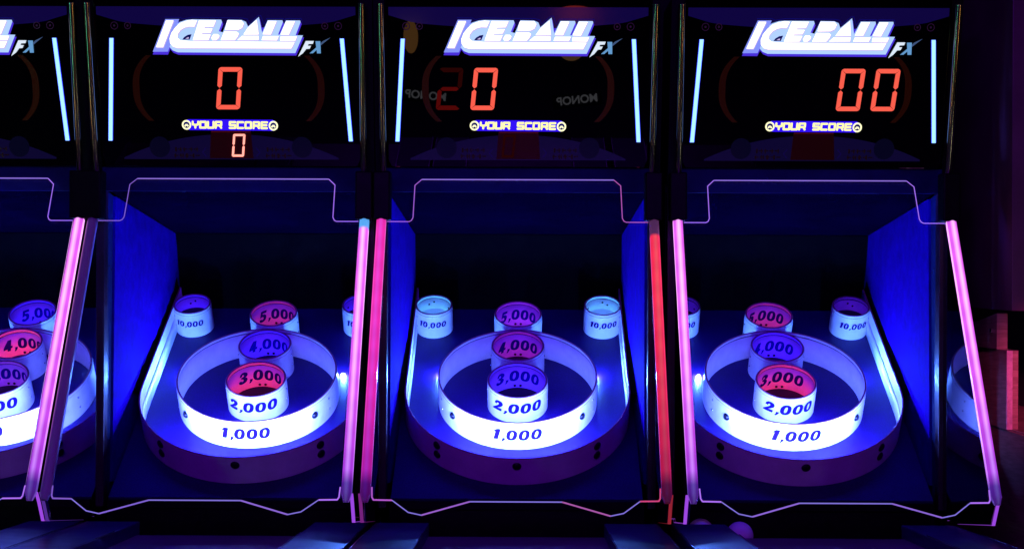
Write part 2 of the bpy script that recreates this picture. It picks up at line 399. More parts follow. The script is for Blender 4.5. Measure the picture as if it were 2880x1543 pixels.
def seg_digit(on, x, y, w_, h, th, name, mats, parent, slant=.105, off=.004, layer=.0015):
    """seven-segment figure on the marquee; centre x,y; on = lit segments; mats=(lit,)"""
    m = MB(); g = th*.09; hw, hh = w_/2, h/2; c = th*.55
    segs = {
     'a': [(-hw+c, hh), (hw-c, hh), (hw-g, hh-c*.5), (hw-th-g*.5, hh-th), (-hw+th+g*.5, hh-th), (-hw+g, hh-c*.5)],
     'd': [(-hw+c, -hh), (-hw+g, -hh+c*.5), (-hw+th+g*.5, -hh+th), (hw-th-g*.5, -hh+th), (hw-g, -hh+c*.5), (hw-c, -hh)],
     'f': [(-hw, hh-c), (-hw+g*1.5, hh-c*.62), (-hw+th, hh-th-g*1.5), (-hw+th, th*.55), (-hw+th*.5, th*.12), (-hw, th*.6)],
     'b': [(hw, hh-c), (hw, th*.6), (hw-th*.5, th*.12), (hw-th, th*.55), (hw-th, hh-th-g*1.5), (hw-g*1.5, hh-c*.62)],
     'e': [(-hw, -hh+c), (-hw, -th*.6), (-hw+th*.5, -th*.12), (-hw+th, -th*.55), (-hw+th, -hh+th+g*1.5), (-hw+g*1.5, -hh+c*.62)],
     'c': [(hw, -hh+c), (hw-g*1.5, -hh+c*.62), (hw-th, -hh+th+g*1.5), (hw-th, -th*.55), (hw-th*.5, -th*.12), (hw, -th*.6)],
     'g': [(-hw+th*.65, 0), (-hw+th*1.15, th*.42), (hw-th*1.15, th*.42), (hw-th*.65, 0), (hw-th*1.15, -th*.42), (-hw+th*1.15, -th*.42)]}
    for s_, pl in segs.items():
        if s_ in on:
            m.poly([MQ(x+px+slant*py, y+py, off) for px, py in pl], MNV, layer, on[s_])
    o = m.build(name, mats, parent); return o

# logo artwork, drawn in a 2576 x 694 sketch grid
def LG(a, b, off=0): return MQ(-.2091+a/2576*.5062-.006*(b/694), .7160-b/694*.1315, off)
SIL = [(690, 116), (1005, 118), (1018, 152), (972, 280), (1030, 295), (1100, 118), (1290, 122), (1350, 148), (1380, 215), (1530, 80), (1578, 300), (1655, 125), (1858, 125), (1866, 150), (1800, 325), (1825, 325), (1910, 127), (2105, 127), (2112, 150), (2045, 333), (2148, 335), (2045, 582), (400, 575), (330, 548), (285, 500), (262, 400), (285, 310), (340, 220), (430, 152), (520, 122), (600, 115)]
HOLEP = [(465, 397), (492, 360), (540, 330), (596, 320), (568, 397)]
FACES = {
 'I': [(240, 128), (345, 128), (195, 503), (97, 503)],
 'C': [(672, 128), (600, 122), (520, 135), (440, 165), (370, 225), (315, 300), (288, 380), (295, 445), (335, 495), (400, 514), (1990, 516), (2035, 426), (860, 420), (600, 418), (440, 405), (398, 370), (400, 320), (440, 262), (500, 226), (560, 212), (635, 215)],
 'E': [(700, 126), (935, 128), (900, 214), (780, 218), (768, 238), (888, 240), (860, 300), (745, 303), (735, 322), (862, 324), (830, 402), (612, 404)],
 'dot': [(900, 318), (960, 318), (985, 340), (975, 372), (940, 402), (886, 404), (872, 370)],
 'Bt': [(1095, 128), (1290, 128), (1324, 168), (1300, 230), (1245, 258), (1065, 262), (1080, 180)],
 'Bl': [(1052, 282), (1225, 284), (1256, 306), (1240, 350), (1200, 402), (1002, 404)],
 'At': [(1502, 118), (1532, 322), (1318, 324), (1382, 226)],
 'Al': [(1300, 342), (1532, 342), (1530, 400), (1234, 402)],
 'L': [(1662, 132), (1780, 134), (1702, 322), (1588, 320)],
 'Lb': [(1592, 344), (1812, 344), (1786, 404), (1572, 402)],
 'M': [(1915, 134), (2036, 136), (1950, 328), (1836, 324)],
 'Mb': [(1838, 348), (2066, 348), (2042, 410), (1832, 408)],
}
YS = {'Y': [[(0, 1), (0, .55), (.5, .45), (1, .55), (1, 1)], [(.5, .45), (.5, 0)]], 'O': [[(0, 0), (1, 0), (1, 1), (0, 1), (0, 0)]], 'U': [[(0, 1), (0, 0), (1, 0), (1, 1)]],
      'R': [[(0, 0), (0, 1), (1, 1), (1, .42), (0, .42)], [(.72, .42), (1, 0)]], 'S': [[(1, 1), (0, 1), (0, .5), (1, .5), (1, 0), (0, 0)]], 'C': [[(1, 1), (0, 1), (0, 0), (1, 0)]],
      'E': [[(1, 1), (0, 1), (0, 0), (1, 0)], [(0, .5), (.9, .5)]]}
def SG(a, b, off=0): return MQ((a-1278)*.0001195, .4118-(b-240)*.0001215, off)

def disc(fn, cx, cy, r, m, off, n=28, r2=0, mi=0):
    if r2:
        vs = [fn(cx+r*math.cos(2*PI*i/n), cy+r*math.sin(2*PI*i/n), off) for i in range(n)]+[fn(cx+r2*math.cos(2*PI*i/n), cy+r2*math.sin(2*PI*i/n), off) for i in range(n)]
        m.add(vs, [(i, (i+1) % n, n+(i+1) % n, n+i) for i in range(n)], mi)
    else: m.add([fn(cx+r*math.cos(2*PI*i/n), cy+r*math.sin(2*PI*i/n), off) for i in range(n)], [tuple(range(n))], mi)

def build_marquee(root, disp):
    m = MB()
    out = [(-.362, .757), (.362, .757), (.362, .318), (.352, .2985), (-.352, .2985), (-.362, .318)]
    m.poly([MQ(x, y) for x, y in out], MNV, .05)
    mq = m.build('score_panel', BLACKG, root, bevel=.002)
    # dim printed bands
    m = MB(); n = 24; top = []; bot = []
    for i in range(n+1):
        x = -.355+.71*i/n; top.append((x, .728)); q = x/.355
        bot.append((x, .6705+.022*abs(q)**1.6+(.014 if abs(q) > .80 else 0)*(abs(q)-.8)*5))
    vs = [MQ(x, y, .0012) for x, y in top]+[MQ(x, y, .0012) for x, y in bot]
    m.add(vs, [(i, n+1+i, n+2+i, i+1) for i in range(n)]); m.build('printed_band', M_BAND, mq)
    m = MB(); top = []; bot = []
    for i in range(n+1):
        x = -.300+.60*i/n; q = abs(x)/.300
        top.append((x, .387-.064*q**2.2)); bot.append((x, .3185))
    vs = [MQ(x, y, .0012) for x, y in top]+[MQ(x, y, .0012) for x, y in bot]
    m.add(vs, [(i, n+1+i, n+2+i, i+1) for i in range(n)]); m.build('printed_arch', M_BAND2, mq)
    for s in (-1, 1):
        # slanted light bars
        m = MB(); wd = .0052
        xt, yt, xb, yb = s*.3165, .6444, s*.3351, .3691
        def bar(w_, o_, mi):
            m.poly([MQ(xt-w_, yt, o_), MQ(xt+w_, yt, o_), MQ(xb+w_, yb, o_), MQ(xb-w_, yb, o_)], MNV, .0015, mi)
        bar(wd, .004, 0); bar(wd+.0011, .0030, 1)
        m.build('light_bar', [M_BAR, M_BARE], mq)
        # orange bracket print
        m = MB(); vs = []; k = 20
        for i in range(k+1):
            a = -1+2*i/k; y = .511+.088*a
            xo = .2655-.040*abs(a)**2.6; wd2 = .019*(1-.2*abs(a))
            vs += [MQ(s*(xo), y, .0014), MQ(s*(xo-wd2), y, .0014)]
        m.add(vs, [(2*i, 2*i+1, 2*i+3, 2*i+2) for i in range(k)]); m.build('printed_bracket', M_ARC, mq)
        # dark printed ball, screws, worn print, chevrons
        m = MB(); disc(MQ, s*.1985, .352, .0285, m, .0022); m.build('printed_ball', M_DBALL, mq)
        m = MB()
        for xx in (.2705, .3070):
            disc(MQ, s*xx, .6775, .0105 if xx > .3 else .0095, m, .0024, r2=.0085 if xx > .3 else .0072)
            disc(MQ, s*xx, .6775, .0030, m, .0024)
        m.build('printed_ring', M_RINGL, mq)
        m = MB(); rnd = random.Random(5)
        for row in range(2):
            for q in range(5):
                cx = s*.128-.030+q*.015+(.004 if row else 0); cy = .3455-row*.017
                for _ in range(3):
                    if rnd.random() < .5: m.poly([MQ(cx+rnd.uniform(-.006, 0), cy+rnd.uniform(-.006, .006)+dy, .002) if 0 else MQ(cx+dx, cy+dy, .002) for dx, dy in ((-.006, -.001), (.006, -.001), (.006, .002), (-.006, .002))], MNV, .0005)
                    else:
                        ox = rnd.uniform(-.005, .004); m.poly([MQ(cx+ox+dx, cy+dy, .0023) for dx, dy in ((0, -.006), (.003, -.006), (.003, .006), (0, .006))], MNV, .0005)
        m.build('worn_print', M_DTXT, mq)
        m = MB(); V, F, P_ = strip_glyph([(s*-.006, .012), (s*.004, 0), (s*-.006, -.012)], .0028, s*.076, .338)
        m.add([MQ(v[0], v[1], .002) for v in V], F); m.build('printed_chevron', M_BAND, mq)
    # logo
    m = MB()
    m.poly([LG(a+14, b+30, .0035) for a, b in SIL if b > 300 or a > 900], MNV, .001, 0)
    lg = m.build('logo', [M_LPU, M_LCY, M_LLAV, M_LW], mq)
    m = MB(); m.poly([LG(a-4, b+36, .0036) for a, b in [(232, 112), (420, 112), (432, 150), (266, 568), (262, 572), (52, 570)]], MNV, .0008); m.poly([LG(a+12, b+34, .0037) for a, b in SIL[-14:]+[(700, 300)]], MNV, .0007)
    m.build('logo_shadow', mat_e('logo deep violet', (.07, .03, .72), 1), mq)
    m = MB(); m.poly([LG(a, b, .0045) for a, b in SIL], MNV, .0008, 0)
    m.poly([LG(a, b, .0046) for a, b in [(228, 112), (420, 112), (262, 566), (50, 568)]], MNV, .0008, 1)
    m.build('logo_backing', [M_LCY, mat_e('logo periwinkle layer', (.24, .30, .98), 1)], mq)
    m = MB()
    for q in (HOLEP,): m.poly([LG(a, b, .0058) for a, b in q], MNV, .0004, 0)
    m.poly([LG(a, b, .0060) for a, b in [(508, 384), (540, 364), (558, 362), (552, 386)]], MNV, .0003, 1)
    m.build('logo_opening', [mat_e('logo navy opening', (.004, .003, .10), 1), M_LLAV], mq)
    m = MB()
    for i, (k, q) in enumerate(FACES.items()): m.poly([LG(a+9, b+13, .0054+.00006*i) for a, b in q], MNV, .0006)
    m.build('logo_bevel', M_LLAV, mq)
    for i, (k, q) in enumerate(FACES.items()):
        m = MB(); m.poly([LG(a, b, .0068) for a, b in q], MNV, .0006); m.build('logo_letter', M_LW, mq)
    # thin blue halo line round the logo: outline glow drawn as an emissive strip
    m = MB(); ctr = [(215, 86), (430, 88), (470, 110), (600, 86), (1020, 92), (1085, 92), (1300, 94), (1370, 110), (1395, 170), (1520, 60), (1555, 60), (1600, 180), (1640, 100), (1875, 100), (1890, 140), (1905, 100), (2120, 102), (2135, 150)]
    V, F, P_ = strip_glyph(ctr, 7); m.add([LG(v[0], v[1], .0022) for v in V], F)
    m.build('logo_contour', M_LGL, mq)
    fx = [([(2190, 412), (2302, 412), (2288, 452), (2228, 455), (2218, 478), (2264, 480), (2245, 520), (2198, 524), (2150, 585), (2085, 632), (2132, 535)], M_FXW),
          ([(2325, 415), (2392, 415), (2402, 585), (2350, 585)], M_FXB), ([(2245, 585), (2292, 583), (2352, 528), (2344, 496)], M_FXB), ([(2394, 478), (2440, 440), (2535, 362), (2430, 412), (2392, 448)], M_FXD)]
    for q, mm in fx:
        m = MB(); m.poly([LG(a, b, .0045) for a, b in q], MNV, .0008); m.build('logo_letter', mm, mq)
    # YOUR SCORE strip
    m = MB(); m.poly([SG(a, b, .003) for a, b in [(300, 112), (2270, 118), (2330, 150), (2340, 330), (2260, 364), (330, 352), (230, 300), (235, 150)]], MNV, .001)
    st = m.build('caption_strip', M_STRIP, mq)
    m = MB(); cells = [('Y', 385), ('O', 562), ('U', 742), ('R', 922), ('S', 1248), ('C', 1430), ('O', 1614), ('R', 1802), ('E', 1987)]
    for c, x0 in cells:
        for st_ in YS[c]:
            sl = .045
            pts = [(x0+26+(128*px)+sl*170*(py-.5), 300-(py*130)+ (x0-1278)*.006) for px, py in st_]
            V, F, P_ = strip_glyph(pts, 46); m.add([SG(v[0], v[1], .0045) for v in V], F)
            for p in P_: disc(SG, p.x, p.y, 23, m, .0046, 12)
    m.build('caption_lettering', M_YEL, mq)
    for cx, cy in ((268, 234), (2288, 249)):
        m = MB(); disc(SG, cx, cy, 108, m, .0045, 32, r2=72); V, F, P_ = strip_glyph([(cx-42, cy+34), (cx, cy-12), (cx+42, cy+34)], 36); m.add([SG(v[0], v[1], .0048) for v in V], F)
        m.build('caption_badge', M_YELW, mq)
        m = MB(); disc(SG, cx, cy, 74, m, .0040, 24); m.build('badge_face', mat_e('navy badge face', (.01, .01, .14), 1), mq)
    # figures
    ALL = 'abcdefg'; Z = 'abcdef'
    for slot, kind in disp['big']:
        x = .004+slot*.0955-.002
        if kind == '0': seg_digit({**{s_: 0 for s_ in Z}}, x, .5112, .066, .113, .0118, 'lit_figure', [M_SEG], mq)
        else: seg_digit({'a': 1, 'b': 1, 'g': 0, 'e': 0, 'd': 0}, x, .5112, .066, .113, .0118, 'lit_figure', [M_SEGD, M_SEGDD], mq)
    # small display
    m = MB(); m.poly([MQ(x, y, .0032) for x, y in ((-.054, .3955), (.057, .3955), (.062, .3215), (-.060, .3215))], MNV, .0025)
    win = m.build('display_window', M_WIN, mq)
    m = MB(); m.poly([MQ(x, y, .0040) for x, y in ((-.053, .3958), (.056, .3958), (.0565, .3925), (-.0535, .3925))], MNV, .0006); m.build('window_edge', M_WINE, mq)
    for x, kind in disp['small']:
        seg_digit({s_: 0 for s_ in Z}, x, .3575, .034, .062, .0058, 'small_figure', [M_SEGS if kind == 'lit' else M_SEGDD], mq, off=.0075, layer=.001)

def build_machine(idx, x, yoff, label, disp, cups, tubes):
    root = bpy.data.objects.new('arcade_ball_machine', None); COL.objects.link(root)
    root.location = (x, YB+yoff*0, 0); root.location.z = 0
    tag(root, label, 'arcade machine', 'row of ball rolling arcade machines')
    P = lambda m, name, mats, **k: m.build(name, mats, root, **k)
    build_marquee(root, disp)
    # posts
    for s in (-1, 1):
        m = MB(); a = L3(s*.3745, .731, 3.868); b = L3(s*.3725, .277, 3.957)
        m.tube(a, b, .0092, 18); po = P(m, 'chrome_post', CHROME)
        m = MB(); m.tube(a+(a-b).normalized()*.0002, a+(a-b).normalized()*.003, .0098, 18); m.build('post_cap', TRIM, po)
        # corner block covering the top of the tube
        m = MB(); m.box((s*.352, .150, 3.925), (s*.399, .283, 3.985), 0, L3); P(m, 'corner_block', BLACK, bevel=.004)
        # cabinet cheek beside the marquee
        m = MB(); pr = [(.757, 3.905), (.757, 4.30), (.26, 4.30), (.26, 4.0)]
        m.poly([L3(s*.3985, y, z) for y, z in pr], (s, 0, 0), .030); P(m, 'cabinet_cheek', BLACK)
    # valance, ceiling, back
    m = MB(); m.poly([L3(sx, y, z) for sx, y, z in ((-.395, .2975, 4.000), (.395, .2975, 4.000), (.395, .231, 4.015), (-.395, .231, 4.015))], DIRL(0, 0, -1), .012); P(m, 'valance', mat_p('navy valance', (.010, .004, .07), .5, spec=.1, noise=.4, nscale=5))
    m = MB(); m.poly([L3(sx, y, z) for sx, y, z in ((-.37, .243, 4.016), (.37, .243, 4.016), (.345, .134, 4.745), (-.345, .134, 4.745))], DIRL(0, -1, 0), .012); P(m, 'ceiling_panel', NAVY)
    m = MB(); n1, n2 = 24, 14; vs = []
    for j in range(n2+1):
        for i in range(n1+1):
            fx, fy = i/n1, j/n2; X = -.348+.696*fx; Y = .132-(.132+.128)*fy; Zz = 4.748+(4.858-4.748)*fy
            Zz += .010*math.sin(fx*17+fy*3)*math.sin(fy*PI)+.006*math.sin(fx*41)*math.sin(fy*PI)
            vs.append(L3(X, Y, Zz))
    m.add(vs, [(j*(n1+1)+i, j*(n1+1)+i+1, (j+1)*(n1+1)+i+1, (j+1)*(n1+1)+i) for j in range(n2) for i in range(n1)], 0, True)
    P(m, 'back_cloth', CLOTH)
    m = MB(); m.box((-.395, .76, 4.9), (.395, -.9, 4.93), 0, L3); P(m, 'cabinet_back', BLACK)
    # board
    m = MB(); bo = [(-.356, -.4655), (.356, -.4655), (.356, .512), (-.356, .512)]
    m.poly([BD(a, b, 0) for a, b in bo], BN, .02); board = P(m, 'target_board', BOARD)
    m = MB(); m.box((-.36, -.648, 4.030), (.36, -.95, 4.045), 0, L3); P(m, 'apron_panel', BLACK)
    m = MB(); m.box((-.355, -.640, 4.012), (.355, -.660, 4.029), 0, L3); P(m, 'board_lip', BLACK)
    # side walls
    for s in (-1, 1):
        m = MB(); q = [(s*.366, .222, 4.125), (s*.344, .132, 4.752), (s*.349, -.14, 4.86), (s*.358, -.60, 4.25), (s*.366, -.60, 4.10)]
        m.poly([L3(*p) for p in q], (-s, 0, 0), .008); P(m, 'side_wall', BLUEW)
        m = MB(); m.poly([L3(s*.3735, y, z) for y, z in ((.235, 4.062), (.222, 4.135), (-.64, 4.155), (-.64, 4.075))], (-s, 0, 0), .006)
        br = P(m, 'bracket_plate', TEAL)
        m = MB()
        for (y, z) in ((-.245, 4.095), (-.258, 4.118), (.02, 4.09), (.01, 4.11)): m.dome(L3(s*.3733, y, z), (-s, 0, 0), .0035, .002, 10)
        m.build('screw', BOLT, br)
        m = MB(); m.box((s*.3685, .235, 4.022), (s*.397, -.66, 4.060), 0, lambda x_, y_, z_: L3(x_, y_, z_+(.0 if 1 else 0)))
        P(m, 'upright', FRAME, bevel=.002)
        m = MB(); m.poly([L3(s*.3985, y, z) for y, z in ((.26, 4.062), (.26, 4.89), (-.93, 4.89), (-.93, 4.062))], (s, 0, 0), .012); P(m, 'cabinet_side', BLACK)
    # fence / guard
    R = .340; TC = -.065; HG = .095
    path = []
    for i in range(9): path.append((-R, .495-(.495-TC)*i/8))
    for i in range(1, 48): a = PI*i/48; path.append((-R*math.cos(a), TC-R*math.sin(a)))
    for i in range(9): path.append((R, TC+(.495-TC)*i/8))
    def sweep(prof, name, mats, parent, pth=path, mis=None):
        mm = MB(); k = len(prof)
        for i, (px, pt) in enumerate(pth):
            a = Vector(pth[max(0, i-1)]); b = Vector(pth[min(len(pth)-1, i+1)]); d = (b-a).normalized(); nr = Vector((d.y, -d.x))   # outward = right of travel? fixed below
            if nr.dot(Vector((px, pt-TC if pt < TC else 0))) < 0: nr = -nr
            for (o_, h_) in prof: mm.v.append(BD(px+nr.x*o_, pt+nr.y*o_, h_))
        for i in range(len(pth)-1):
            for q in range(k):
                q2 = (q+1) % k; mm.f.append([i*k+q, i*k+q2, (i+1)*k+q2, (i+1)*k+q]); mm.m.append((mis or [0]*k)[q]); mm.sm.append(False)
        mm.f.append(list(range(k))); mm.m.append(0); mm.sm.append(False); mm.f.append([(len(pth)-1)*k+q for q in range(k)]); mm.m.append(0); mm.sm.append(False)
        ob = mm.build(name, mats, parent)
        for p_ in ob.data.polygons: p_.use_smooth = p_.material_index == 0 and len(p_.vertices) == 4
        return ob
    guard = sweep([(-.004, 0), (-.004, .002), (-.004, HG-.004), (-.004, HG-.001), (-.003, HG), (.0005, HG), (.001, HG-.001), (.001, HG-.004), (.001, .002), (.001, 0)], 'guard_rail', [GWHITE, RIM], root, mis=[0, 0, 0, 1, 1, 1, 0, 0, 0, 0])
    sweep([(-.0065, 0), (-.0065, .052), (-.0042, .052), (-.0042, 0)], 'guard_liner', WHITE, guard)
    bl = [(0, .0692)]+[(s*.2308, q) for s in (-1, 1) for q in (.0715, .0385)]
    for bx, bh in bl:
        phi = math.asin(bx/R); m = MB(); m.dome(on_ring(0, TC, R+.001, phi, bh), on_ring_n(phi), .0132, .007, 20, k=6); m.build('bolt', BOLT, guard)
    # padding strip between fence and wall, ragged black edge
    for s in (-1, 1):
        m = MB(); n = 40; vs = []
        for i in range(n+1):
            t = -.10+.60*i/n
            wv = .004*math.sin(t*95)+.003*math.sin(t*51+1) if s < 0 else .0012*math.sin(t*60)
            hh_ = .098+.030*min(1, max(0, (t+.1)/.35))
            vs += [BD(s*.3425, t, .089), BD(s*.3455, t, .0965), BD(s*(.3665-.02*(t+.1)/.6), t, hh_+wv), BD(s*.3675, t, .03)]
        m.add(vs, [(4*i+q, 4*i+q+1, 4*i+q+5, 4*i+q+4) for i in range(n) for q in range(3)]); P(m, 'padding_strip', CLOTH)
    l = bpy.data.lights.new('canopy_light', 'AREA'); l.shape = 'RECTANGLE'; l.size = .70; l.size_y = .004; l.color = (.035, .012, 1); l.energy = CAN
    lo = bpy.data.objects.new('canopy_light', l); COL.objects.link(lo); lo.parent = root; lo.location = L3(0, .2375, 4.0335)
    lo.rotation_euler = DIRL(0, -.95, .32).to_track_quat('-Z', 'Y').to_euler()
    # LED strip fixed to the inside of the guard, below its rim
    def led_arc(name, cx, ct, r, h0, h1, a0, st, parent, n=24, inward=True):
        mm = MB(); vs = []
        for i in range(n+1):
            a = -a0+2*a0*i/n; vs += [BD(cx+r*math.sin(a), ct-r*math.cos(a), h0), BD(cx+r*math.sin(a), ct-r*math.cos(a), h1)]
        mm.add(vs, [(2*i, 2*i+1, 2*i+3, 2*i+2) for i in range(n)]); return mm.build(name, mat_e('led strip %g' % st, LED, st), parent)
    led_arc('led_strip', 0, TC, R-.008, .074, .084, math.radians(51), GST, guard)
    # big ring
    r1 = ring_part('score_ring', 0, 0, .2447, .0975, root, n=120)
    number_on('1,000', 0, 0, .2447, .0545, .0385, r1, width=.146)
    for s in (-1, 1):
        phi = s*math.asin(.1924/.2447); m = MB(); m.dome(on_ring(0, 0, .246, phi, .0535), on_ring_n(phi), .0115, .008, 20, k=6); m.build('bolt', BOLT, r1)
        phi = s*math.asin(.228/.2447); m = MB()
        for hh in (.032, .068): m.dome(on_ring(0, 0, .2455, phi, hh), on_ring_n(phi), .0035, .0022, 10)
        m.build('screw', SCREW, r1)
    led_arc('led_strip', 0, 0, .2375, .078, .088, math.radians(48), RST, r1)
    # cups
    CR = {'3': (.0, -.0249, .0922, .094, '2,000', '3,000'), '4': (0, .1533, .0836, .099, None, '4,000'), '5': (0, .3361, .0775, .0973, None, '5,000'),
          'L': (-.2789, .395, .0614, .0939, '10,000', None), 'R': (.2789, .395, .0614, .0939, '10,000', None)}
    for k, (cx, ct, r, h, fr, inn) in CR.items():
        c = ring_part('score_cup', cx, ct, r, h, root, n=72)
        if fr == '2,000': number_on(fr, cx, ct, r, .054, .0365, c, width=.156)
        if fr == '10,000': number_on(fr, cx, ct, r, .053, .0215, c, width=.0905, phi0=(-.03 if cx < 0 else .03))
        if inn: number_on(inn, cx, ct, r-.006, .0475, .040, c, inner=True, width=.152 if r > .09 else .144 if r > .08 else .135, material=INKIN)
        m = MB()
        for s in (-1, 1):
            for hh in (.030, .066):
                phi = s*1.45 if r > .07 else (-1.05 if cx < 0 else 1.05); m.dome(on_ring(cx, ct, r+.0008, phi, hh), on_ring_n(phi), .0028, .0022, 10)
        m.build('screw', SCREW, c)
        m = MB()
        if r > .07:
            for dx in (-.009, .009): m.dome(BD(cx+dx, ct+r-.0075, .010), DIRL(0, -UB[0], -UB[1]), .0045, .003, 10)
        else:
            for a, hh in ((-.35, .060), (-.05, .068), (.15, .02), (1.0, .06)):
                a = a*(-1 if cx > 0 else 1); m.dome(BD(cx+(r-.006)*math.sin(a), ct+(r-.006)*math.cos(a), hh), DIRL(-math.sin(a), -math.cos(a)*UB[0], -math.cos(a)*UB[1]), .0035, .0025, 10)
        m.build('bolt', BOLT, c)
        m = MB(); n = 40; m.add([BD(cx+(r-.0062)*math.cos(2*PI*i/n), ct+(r-.0062)*math.sin(2*PI*i/n), .0015 if r > .07 else .042) for i in range(n)], [tuple(range(n))]); m.build('hole', HOLE if r > .07 or cups[k][1] < 30 else GWHITE, c)  # corner cup floors with weak light get shade painted in as a dark colour
        col, st = cups[k]
        if st:
            m = MB(); rr = r-.012; aa = .9
            vs = []
            for i in range(13):
                a = -aa+2*aa*i/12; vs += [BD(cx+rr*math.sin(a), ct-rr*math.cos(a), .024 if r > .07 else .050), BD(cx+rr*math.sin(a), ct-rr*math.cos(a), .036 if r > .07 else .060)]
            m.add(vs, [(2*i, 2*i+1, 2*i+3, 2*i+2) for i in range(12)])
            m.build('cup_light', mat_e('cup light %.2f %.2f %.2f %.1f' % (*col, st), col, st), c)
    # side LED pucks at the foot of the ring
    for s in (-1, 1):
        m = MB(); m.dome(BD(s*.2460, .118, .004), BN, .006, .006, 12); m.build('led_puck', mat_e('led puck', (.075, .22, 1.0), PST), board)
    # front acrylic
    topo = [(.3605, .1439), (.2996, .1439), (.2935, .1470), (.2892, .1553), (.2879, .2476), (.2693, .2645)]
    boto = [(.3605, -.5325), (.3590, -.556), (.3550, -.5620), (.3086, -.5627), (.2669, -.5901), (.2342, -.5964), (.1147, -.5650)]
    right = topo[::-1]+boto; outl = right+[(-a, b) for a, b in right[::-1]]
    m = MB(); m.poly([AP(a, b, .0) for a, b in outl], ANV, .006); sheet = P(m, 'front_sheet', ACR)
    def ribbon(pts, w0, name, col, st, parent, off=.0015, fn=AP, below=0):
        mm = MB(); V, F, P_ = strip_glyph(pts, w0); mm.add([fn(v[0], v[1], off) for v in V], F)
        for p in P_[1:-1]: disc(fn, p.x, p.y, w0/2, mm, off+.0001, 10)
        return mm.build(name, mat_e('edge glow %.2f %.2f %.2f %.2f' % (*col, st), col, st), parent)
    tl, tr = topo[::-1], topo
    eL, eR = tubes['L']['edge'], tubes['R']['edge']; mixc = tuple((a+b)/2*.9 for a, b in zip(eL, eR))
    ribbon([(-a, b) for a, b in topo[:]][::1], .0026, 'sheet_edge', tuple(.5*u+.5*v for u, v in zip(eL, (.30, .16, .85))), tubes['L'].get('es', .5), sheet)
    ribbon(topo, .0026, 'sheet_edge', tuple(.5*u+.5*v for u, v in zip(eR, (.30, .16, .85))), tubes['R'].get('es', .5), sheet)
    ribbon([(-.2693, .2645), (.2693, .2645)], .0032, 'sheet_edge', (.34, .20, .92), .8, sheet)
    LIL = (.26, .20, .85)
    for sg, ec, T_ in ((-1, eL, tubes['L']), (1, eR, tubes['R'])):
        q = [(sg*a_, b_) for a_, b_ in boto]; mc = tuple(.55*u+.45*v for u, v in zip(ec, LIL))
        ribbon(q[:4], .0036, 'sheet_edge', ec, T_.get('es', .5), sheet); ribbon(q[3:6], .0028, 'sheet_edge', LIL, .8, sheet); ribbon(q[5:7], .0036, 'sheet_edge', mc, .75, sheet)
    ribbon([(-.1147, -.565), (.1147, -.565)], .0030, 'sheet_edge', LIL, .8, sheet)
    # side acrylic, tubes
    for s in (-1, 1):
        T = tubes['L' if s < 0 else 'R']
        pr = [(.160, 3.945), (-.545, 3.566), (-.575, 3.585), (-.628, 3.617), (-.676, 3.905), (-.672, 3.925), (-.683, 4.02), (.160, 4.02)]
        m = MB(); m.poly([L3(s*.3850, y, z) for y, z in pr], (s, 0, 0), .005); sp_ = P(m, 'side_sheet', ACRS)
        # glowing cut edges of the side sheet
        m = MB()
        for (a, b), w_ in ((((-.548, 3.562), (-.577, 3.583)), .0055), (((-.577, 3.583), (-.630, 3.614)), .0055)):
            m.add([L3(s*.3895-w_, a[0], a[1]), L3(s*.3895+w_*.6, a[0], a[1]), L3(s*.3895+w_*.6, b[0], b[1]), L3(s*.3895-w_, b[0], b[1])], [(0, 1, 2, 3)])
        m.build('side_sheet_edge', mat_e('leg glow %d %d' % (idx, s), tuple(c*.8 for c in T['leg']), 1), sp_)
        m = MB(); e = [(-.630, 3.6145), (-.677, 3.905), (-.670, 3.925), (-.684, 4.0)]
        for a, b in zip(e, e[1:]): m.add([L3(s*.3875, a[0], a[1]), L3(s*.3875, a[0]+.0022, a[1]), L3(s*.3875, b[0]+.0022, b[1]), L3(s*.3875, b[0], b[1])], [(0, 1, 2, 3)])
        m.build('side_sheet_edge', mat_e('foot glow %d %d' % (idx, s), tuple(c*.35 for c in T['leg']), 1), sp_)
        # tube
        m = MB(); n = 40; K = []
        half = .0128; dep = .010
        prof = [(-half, -.012, 0), (-half, 0, .15), (-half, .0015, .17)]
        for i in range(9):
            a = PI*i/8; prof.append((-half*math.cos(a)*.97, .0015+dep*math.sin(a), .19+.62*i/8))
        prof += [(half, .0015, .83), (half, 0, .85), (half, -.012, 1)]
        k = len(prof); xt = .3765; ys = []
        for j in range(n+1):
            f = j/n; y = -.566+(.151+.566)*f
            taper = 1 if f > .03 else .55+.45*math.sqrt(max(0, 1-(1-f/.03)**2))
            for (a, o_, u_) in prof: m.v.append(AP(s*xt+a*taper, y, o_*taper+.001)); ys.append((u_, f))
        for j in range(n):
            for q in range(k-1): m.f.append([j*k+q, j*k+q+1, (j+1)*k+q+1, (j+1)*k+q]); m.m.append(0); m.sm.append(True)
        m.f.append(list(range(k))); m.m.append(0); m.sm.append(False); m.f.append([n*k+q for q in range(k)]); m.m.append(0); m.sm.append(False)
        ob = m.build('light_tube', T['mat'], root)
        uv = ob.data.uv_layers.new(name='UVMap')
        for lp in ob.data.loops: uv.data[lp.index].uv = ys[lp.vertex_index]
    # lane and rails (level; world coordinates)
    zl, yl = 3.905, -.718
    bk = W3(0, yl, zl); ZL = bk.z; YL = bk.y-YB; ZR = W3(0, -.6835, 3.9).z
    m = MB(); m.box((-.243, -2.6, ZL-.02), (.243, YL, ZL)); P(m, 'lane', LANEM)
    m = MB(); m.box((-.36, YL-.02, ZL-.20), (.36, .06, ZL-.085)); P(m, 'ball_trough', BLACK)
